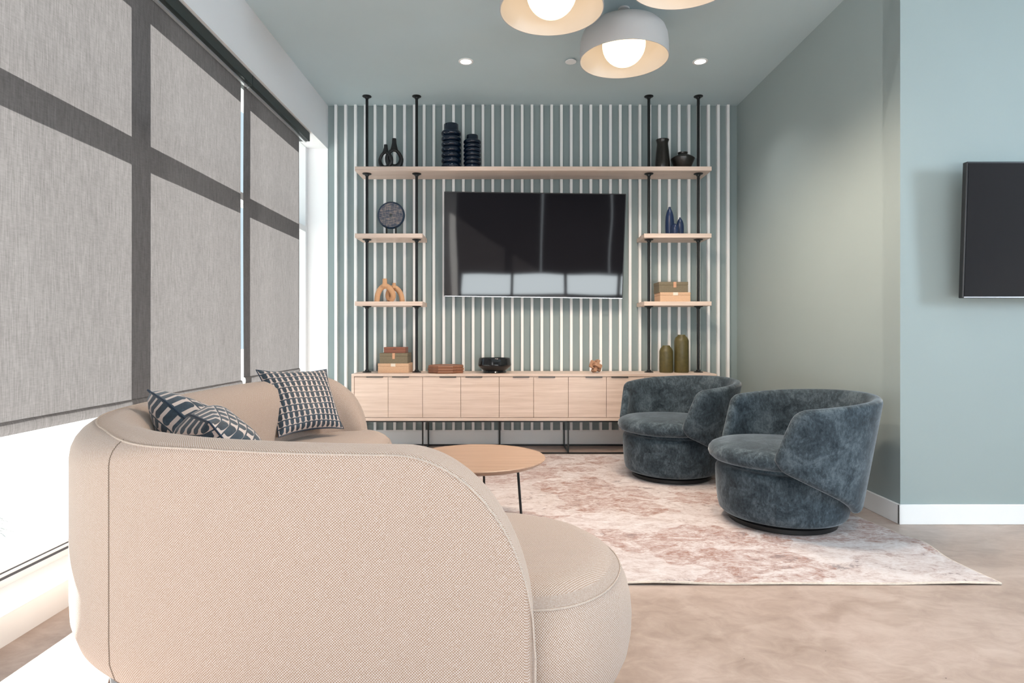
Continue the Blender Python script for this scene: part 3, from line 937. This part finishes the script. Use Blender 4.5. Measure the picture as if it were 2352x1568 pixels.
# ------------------------------------------------------------------ rug
def make_rug():
    x0, x1, y0, y1 = -0.95, 1.93, 2.405, 4.96
    nx, ny = 150, 120
    def hgt(x, y):
        e = max(0.0, 1 - (y - y0) / 0.22)
        e2 = max(0.0, 1 - (x1 - x) / 0.28)
        h = 0.008
        h += 0.008 * e * (0.5 + 0.5 * math.sin(x * 11 + 1.2)) * (0.6 + 0.4 * math.sin(x * 3.7))
        h += 0.016 * e2 * max(0, math.sin(y * 9.2 + 0.7)) ** 2 * (1 if y < 4.2 else 0.2)
        # soft creases running from the far edge
        for cx_, k_, w_ in ((0.28, -0.06, 0.022), (0.36, -0.10, 0.018), (0.62, 0.12, 0.02)):
            d = abs(x - (cx_ + k_ * (y - 3.6) + 0.02 * math.sin(y * 7)))
            if 2.9 < y < 4.4: h += 0.006 * max(0, 1 - d / w_) * math.sin((y - 2.9) / 1.5 * math.pi)
        return h
    V, Fq = [], []
    for j in range(ny + 1):
        for i in range(nx + 1):
            x = x0 + (x1 - x0) * i / nx; y = y0 + (y1 - y0) * j / ny
            xx = x + (0.03 * math.sin(y * 3.1) + 0.012 * math.sin(y * 9)) * max(0, (x - 1.0) / 0.93)
            V.append((xx, y, hgt(x, y)))
    for j in range(ny):
        for i in range(nx):
            a = j * (nx + 1) + i
            Fq.append((a, a + 1, a + nx + 2, a + nx + 1))
    t = thing('rug', 'large distressed beige and rust rug under the two armchairs', 'rug', (0.49, 3.68, 0))
    mesh_obj('pile', V, Fq, M['rug'], t, True, smooth=80)
    edge = [Vector(V[i]) for i in range(nx + 1)]
    edge += [Vector(V[j * (nx + 1) + nx]) for j in range(1, ny + 1)]
    edge += [Vector(V[ny * (nx + 1) + i]) for i in range(nx - 1, -1, -1)]
    edge += [Vector(V[j * (nx + 1)]) for j in range(ny - 1, 0, -1)]
    edge = [p - Vector((0, 0, 0.0035)) for p in edge]
    tube('binding', edge, 0.0045, M['rugedge'], t, 6, True, True)
make_rug()

# ------------------------------------------------------------------ coffee table
t = thing('coffee_table', 'round oak coffee table with thin black legs on the rug', 'table', (-0.153, 3.13, 0.009))
lathe('tabletop', [(0, 0.326), (0.315, 0.326), (0.338, 0.338), (0.349, 0.347), (0.350, 0.351), (0.347, 0.3535), (0.335, 0.354), (0, 0.354)], M['oak_top'], t, 96, 30)
for a in (R(-35), R(85), R(205)):
    c, s = math.cos(a), math.sin(a)
    tube('leg', [(0.25 * c, 0.25 * s, 0.326), (0.265 * c, 0.265 * s, 0.16), (0.28 * c, 0.28 * s, 0.0)], 0.0065, M['blackmetal'], t, 8)

# ------------------------------------------------------------------ swivel armchairs
def chair_parts(t):
    lathe('swivel_base', [(0, 0), (0.262, 0), (0.268, 0.004), (0.268, 0.024), (0.262, 0.030), (0.20, 0.036), (0.2, 0.05), (0, 0.05)], M['blackmetal'], t, 64, 40)
    drum = lathe('drum', [(0, 0.036), (0.272, 0.036), (0.298, 0.044), (0.314, 0.060), (0.322, 0.090), (0.330, 0.17), (0.333, 0.25), (0.332, 0.272), (0.325, 0.288), (0.308, 0.295), (0.285, 0.296), (0.28, 0.32), (0, 0.32)], M['velvet'], t, 72, 60)
    for a in (R(-150), R(-30), R(90)):
        tube('seam', [(0.3305 * math.cos(a) * q, 0.3305 * math.sin(a) * q, z) for q, z in ((0.955, 0.06), (0.985, 0.1), (1.001, 0.17), (1.009, 0.25), (0.998, 0.28))], 0.0016, M['velvet'], drum, 6)
    V, Fq = [], []
    # cushion: rounded disc slightly forward
    prof = [(0, 0.314), (0.295, 0.314), (0.325, 0.321), (0.343, 0.336), (0.350, 0.355), (0.347, 0.374), (0.333, 0.392), (0.305, 0.405), (0.22, 0.416), (0.1, 0.421), (0, 0.422)]
    cu = lathe('seat_cushion', prof, M['velvet'], t, 72, 70, loc=(0, -0.022, 0))
    ring = [Vector((0.3505 * math.cos(2*math.pi*k/72), 0.3505 * math.sin(2*math.pi*k/72) - 0.022, 0.356)) for k in range(72)]
    # shell
    PT, PB = 106.0, 122.0                      # half angle of the front edge at its top and at its foot
    def corner(e, w, r):
        return 0.0 if e >= w else r * (1 - math.sqrt(max(0.0, 1 - (1 - e / w) ** 2)))
    def zb(u):
        u = abs(u)
        b = 0.10 if u < 0.36 else 0.10 + 0.245 * ((u - 0.36) / 0.64) ** 0.95
        return b + corner(1 - u, 0.075, 0.075)
    def zt(u):
        u = abs(u)
        return 0.678 - 0.052 * u ** 1.7 - corner(1 - u, 0.07, 0.045)
    def rad(p, z):
        p = abs(p)
        top = 0.438 if p < 40 else 0.438 - 0.062 * min(1, (p - 40) / 75) ** 1.2
        k = (z - 0.10) / 0.56
        return 0.347 + (top - 0.347) * k
    us = []
    n_ = 40
    for k in range(-n_, n_ + 1): us.append(k / n_ * 0.90)
    us = [-1 + 0.1 * (q / 16) ** 1.5 for q in range(16)] + us + [1 - 0.1 * (q / 16) ** 1.5 for q in range(15, -1, -1)]
    NS = 30
    for u in us:
        a, b = zb(u), zt(u)
        e = (1 - abs(u)) * PT
        th = 0.027 * min(1.0, math.sqrt(max(0.03, 1 - (1 - min(e, 5.0) / 5.0) ** 2)))
        th = min(th, (b - a) / 2 * 0.95)
        loop = []
        half = NS // 2
        for q in range(half):                      # outer side going up with rounded ends
            if q < 3:
                w = -math.pi/2 + math.pi/2 * q / 3
                zz = a + th * (1 + math.sin(w)); off = th * math.cos(w)
            elif q >= half - 3:
                w = -math.pi/2 + math.pi/2 * (half - 1 - q) / 3
                zz = b - th * (1 + math.sin(w)); off = th * math.cos(w)
            else:
                zz = a + th + (b - a - 2 * th) * (q - 3) / (half - 7); off = th
            loop.append((off, zz))
        full = loop + [(-o, z) for o, z in reversed(loop)][1:-1]
        for off, z in full:
            p = u * (PT + (PB - PT) * max(0, min(1, (0.64 - z) / 0.26)))
            r_ = rad(p, z) + off
            V.append((r_ * math.sin(R(p)), r_ * math.cos(R(p)), z))
        nl = len(full)
    for i in range(len(us) - 1):
        for k in range(nl):
            l = (k + 1) % nl
            Fq.append((i*nl+k, i*nl+l, (i+1)*nl+l, (i+1)*nl+k))
    Fq.append(tuple(range(nl))); Fq.append(tuple((len(us)-1)*nl + k for k in range(nl - 1, -1, -1)))
    sh = mesh_obj('backrest_shell', V, Fq, M['velvet'], t, smooth=75)
    for pa in (-28, 28):
        tube('seam', [Vector(((rad(pa, z) - 0.0265) * math.sin(R(pa)), (rad(pa, z) - 0.0265) * math.cos(R(pa)), z)) for z in (0.42, 0.48, 0.54, 0.60, 0.648)], 0.0016, M['velvet'], sh, 6)
chair = thing('swivel_armchair', 'slate blue velvet swivel armchair nearer the camera, beside the white skirting', 'armchair', (1.46, 3.225, 0.009), R(-88), 'velvet swivel armchairs')
chair_parts(chair)
chair2 = chair.copy(); C.objects.link(chair2)
chair2['label'] = 'slate blue velvet swivel armchair farther away, in front of the oak cabinet'
chair2.location = (1.145, 4.225, 0.009); chair2.rotation_euler = (0, 0, R(-63))
for ch in list(chair.children):
    c = ch.copy(); C.objects.link(c); c.parent = chair2
    for g in ch.children:
        d = g.copy(); C.objects.link(d); d.parent = c

# ------------------------------------------------------------------ sofa
sofa = thing('curved_sofa', 'big curved beige woven sofa with its back to the camera', 'sofa', (-0.9, 2.2, 0))
CP = [(0.065, 1.415), (-0.20, 1.425), (-0.50, 1.455), (-0.82, 1.545), (-1.10, 1.735), (-1.285, 2.02), (-1.35, 2.40), (-1.36, 2.80), (-1.335, 3.20), (-1.24, 3.52), (-1.06, 3.70), (-0.86, 3.755)]
path = catmull([(p[0], p[1], 0) for p in CP], 14)
slen = [0.0]
for a, b in zip(path[:-1], path[1:]): slen.append(slen[-1] + (b - a).length)
LT = slen[-1]
# resample finely at both ends
def at_s(s):
    for i in range(len(slen) - 1):
        if slen[i+1] >= s:
            u = (s - slen[i]) / (slen[i+1] - slen[i])
            return path[i].lerp(path[i+1], u)
    return path[-1].copy()
ss = []
s = 0.0
while s < LT:
    ss.append(s)
    d = min(s, LT - s)
    s += 0.006 if d < 0.06 else (0.015 if d < 0.35 else 0.03)
ss.append(LT)
HT, ZL, LE = 0.738, 0.30, 0.31
def ztop(s):
    d = min(s, LT - s)
    if d >= LE: return HT
    return ZL + (HT - ZL) * math.sqrt(max(0, 1 - (1 - d / LE) ** 2))
def section(s):
    zt_ = ztop(s); z0 = 0.085
    d = min(s, LT - s)
    k = min(1.0, math.sqrt(max(0.0, 1 - (1 - min(d, 0.028) / 0.028) ** 2)) * 0.8 + 0.2)      # rounding of the very end
    g = max(0.0, min(1.0, (s - 0.75) / 0.5)); g = g * g * (3 - 2 * g)          # rounder, fuller shoulder along the turned part
    g *= max(0.0, min(1.0, (LT - s) / 0.3))
    bul, rr = 0.018 * g, 0.018 + 0.085 * g
    no = 0.10 + bul
    pr = [(-0.09, z0), (0.035, z0), (0.068 + bul * 0.3, z0 + 0.012), (0.09 + bul * 0.6, z0 + 0.04), (0.10 + bul * 0.85, z0 + 0.085)]
    for q in range(1, 9): pr.append((no, z0 + 0.085 + (zt_ - rr - z0 - 0.085) * q / 8))
    for q in range(1, 6):
        w = math.pi / 2 * q / 6
        pr.append((no - rr * (1 - math.cos(w)), zt_ - rr * (1 - math.sin(w))))
    pr += [(no - rr, zt_), (0.02 - 0.02 * g, zt_ + 0.002), (-0.02, zt_ - 0.003), (-0.05, zt_ - 0.014), (-0.085, zt_ - 0.042), (-0.108, zt_ - 0.090), (-0.118, zt_ - 0.15)]
    lo = zt_ - 0.15
    for q in range(1, 7): pr.append((-0.12, lo + (z0 + 0.03 - lo) * q / 6))
    return [(n * (k if n < 0 else (0.82 + 0.18 * k)), z) for n, z in pr]
V, UV, Fq = [], [], []
nprof = None
frames = []
for s in ss:
    p = at_s(s); q = at_s(min(LT, s + 0.01)); o = at_s(max(0, s - 0.01))
    tn = (q - o).normalized()
    nrm = Vector((-tn.y, tn.x, 0)) * 1.0
    # outward is away from the seat: the path runs clockwise seen from above, so flip if needed
    ctr = Vector((-0.55, 2.6, 0))
    if nrm.dot(p - ctr) < 0: nrm = -nrm
    frames.append((p, nrm, tn))
    sec = section(s)
    nprof = len(sec)
    vv = 0.0; prev = None
    for (n_, z_) in sec:
        if prev: vv += math.hypot(n_ - prev[0], z_ - prev[1])
        prev = (n_, z_)
        V.append(p + nrm * n_ + Vector((0, 0, z_)))
        UV.append((s, vv))
for i in range(len(ss) - 1):
    for k in range(nprof - 1):
        a = i * nprof + k
        Fq.append((a, a + 1, a + nprof + 1, a + nprof))
Fq.append(tuple(range(nprof))); Fq.append(tuple((len(ss)-1)*nprof + k for k in range(nprof - 1, -1, -1)))
back = mesh_obj('backrest', V, Fq, M['weave'], sofa, True, smooth=70, uvs=UV)
pip = []
for s, (p, nrm, tn) in zip(ss, frames):
    g = max(0.0, min(1.0, (s - 0.75) / 0.5)); g = g * g * (3 - 2 * g) * max(0.0, min(1.0, (LT - s) / 0.3))
    rr = 0.018 + 0.085 * g; w = R(35) + R(35) * g
    pip.append(p + nrm * (0.10 + 0.018 * g - rr * (1 - math.cos(w)) + 0.0005) + Vector((0, 0, ztop(s) - rr * (1 - math.sin(w)) + 0.0005)))
# continue the piping down both free ends of the outer panel
p0, n0, t0 = frames[0]; p1, n1, t1 = frames[-1]
pip = [p0 + n0 * 0.096 + Vector((0, 0, z)) for z in (0.10, 0.15, 0.2, 0.25)] + pip + [p1 + n1 * 0.096 + Vector((0, 0, z)) for z in (0.25, 0.2, 0.15, 0.10)]
tube('piping', pip, 0.0026, M['piping'], back, 6, False, True)
# vertical seam in the outer panel where the back turns
M['seam'] = plain('dark_seam', (0.20, 0.15, 0.12), 0.9)
for sv in (1.035,):
    p = at_s(sv); q = at_s(sv + 0.01); tn = (q - p).normalized(); nrm = Vector((-tn.y, tn.x, 0))
    if nrm.dot(p - Vector((-0.55, 2.6, 0))) < 0: nrm = -nrm
    sec = [e for e in section(sv)[2:17]]
    tube('seam', [p + nrm * (n_ + 0.0002) + Vector((0, 0, z_)) for n_, z_ in sec], 0.0017, M['seam'], back, 6, False, True)

# seat
SEAT = [(-0.15, 1.362), (0.04, 1.345), (0.17, 1.375), (0.275, 1.475), (0.335, 1.63), (0.325, 1.80), (0.235, 1.96), (0.07, 2.065), (-0.18, 2.14), (-0.44, 2.28), (-0.62, 2.50), (-0.70, 2.80), (-0.70, 3.12), (-0.66, 3.38), (-0.66, 3.57), (-0.73, 3.72), (-0.87, 3.80),
        (-1.08, 3.755), (-1.29, 3.555), (-1.395, 3.21), (-1.42, 2.80), (-1.40, 2.39), (-1.32, 2.00), (-1.12, 1.69), (-0.84, 1.49), (-0.50, 1.395)]
ol = catmull([(p[0], p[1], 0) for p in SEAT], 8, True)
n = len(ol)
nr = []
for i in range(n):
    tn = (ol[(i+1) % n] - ol[i-1]).normalized()
    nr.append(Vector((tn.y, -tn.x, 0)))
# orientation: outward normals
ar = sum(ol[i].x * ol[(i+1) % n].y - ol[(i+1) % n].x * ol[i].y for i in range(n))
if ar < 0: nr = [-q for q in nr]
lay = [(0.20, 0.088), (0.09, 0.088), (0.055, 0.098), (0.028, 0.125), (0.010, 0.165), (0.002, 0.21), (0.0, 0.255), (0.004, 0.30), (0.014, 0.337), (0.030, 0.368), (0.052, 0.391), (0.080, 0.407), (0.115, 0.416)]
V, UV, Fq = [], [], []
vv = 0; pl = None
for (ins, z) in lay:
    if pl: vv += math.hypot(ins - pl[0], z - pl[1])
    pl = (ins, z)
    sacc = 0.0
    for i in range(n):
        p = ol[i] - nr[i] * ins
        if z > 0.39:
            UV.append((p.x, p.y))
        else:
            UV.append((sacc, vv))
        V.append(Vector((p.x, p.y, z)))
        sacc += (ol[(i+1) % n] - ol[i]).length
m = len(lay)
for j in range(m - 1):
    for i in range(n):
        l = (i + 1) % n
        Fq.append((j*n+i, j*n+l, (j+1)*n+l, (j+1)*n+i))
Fq.append(tuple((m-1)*n + i for i in range(n)))
Fq.append(tuple(range(n - 1, -1, -1)))
seat = mesh_obj('seat', V, Fq, M['weave'], sofa, True, smooth=75, uvs=UV)
# seam round the top edge of the seat, on the free part of the outline
free = [i for i in range(8, 8 * 16)]
tube('piping', [ol[i] - nr[i] * 0.030 + Vector((0, 0, 0.369)) for i in free], 0.0026, M['piping'], seat, 6, False, True)
for (lx, ly) in ((-1.045, 1.665), (0.165, 1.62), (-1.27, 2.75), (-1.05, 3.55)):
    lathe('leg', [(0, 0.0), (0.034, 0.0), (0.044, 0.092), (0, 0.092)], M['sofaleg'], sofa, 20, 40, loc=(lx, ly, 0), world=True)

# ------------------------------------------------------------------ cushions
def cushion(label, c00, c10, c11, c01, thick, sag=0.0):
    """corners: bottom-left, bottom-right, top-right, top-left as seen on its front face"""
    P = [Vector(p) for p in (c00, c10, c11, c01)]
    ctr = sum(P, Vector()) / 4
    nrm = (P[1] - P[0]).cross(P[3] - P[0]).normalized()
    N = 26
    V, UV, Fq = [], [], []
    for side in (1, -1):
        for j in range(N + 1):
            for i in range(N + 1):
                u, v = i / N, j / N
                a, b = 2*u - 1, 2*v - 1
                # concave edges, pointed corners
                pin = 0.055
                uu = u - pin * a * (1 - b*b) * abs(a) ** 2
                vw = v - pin * b * (1 - a*a) * abs(b) ** 2
                p = P[0] * (1-uu)*(1-vw) + P[1] * uu*(1-vw) + P[2] * uu*vw + P[3] * (1-uu)*vw
                h = thick * ((1 - a**2) * (1 - b**2)) ** 0.42
                h *= 1 - 0.10 * math.sin(5*a + 1) * math.cos(4*b)
                if sag and b > 0: h *= 1 - sag * math.exp(-(a + 0.15)**2 / 0.05) * b
                p = p + nrm * h * side
                if sag: p = p - (P[3] - P[0]).normalized() * 0.055 * math.exp(-(a + 0.1)**2 / 0.06) * max(0, b)
                V.append(p); UV.append((u, v))
    M1 = (N + 1) ** 2
    for sd in (0, 1):
        for j in range(N):
            for i in range(N):
                a = sd * M1 + j * (N + 1) + i
                q = (a, a + 1, a + N + 2, a + N + 1)
                Fq.append(q if sd == 0 else q[::-1])
    root = thing('cushion', label, 'cushion', tuple(ctr), group='navy patterned cushions')
    o = mesh_obj('cover', [p - ctr for p in V], Fq, M['pillow'], root, smooth=80, uvs=UV)
    ed = []
    for i in range(N): ed.append(V[i])
    for j in range(N): ed.append(V[j * (N + 1) + N])
    for i in range(N, 0, -1): ed.append(V[N * (N + 1) + i])
    for j in range(N, 0, -1): ed.append(V[j * (N + 1)])
    tube('edge_seam', [p - ctr for p in ed], 0.003, M['bluerim'], root, 6, True)
    return root
cushion('navy patterned cushion standing upright at the far end of the sofa',
        (-1.195, 3.165, 0.455), (-0.935, 3.46, 0.455), (-1.075, 3.60, 0.785), (-1.37, 3.30, 0.80), 0.072)
cushion('navy patterned cushion slumped in the near corner, half hidden by the sofa back',
        (-1.09, 2.25, 0.50), (-0.72, 1.92, 0.47), (-0.885, 1.80, 0.735), (-1.265, 2.13, 0.80), 0.115, sag=0.25)
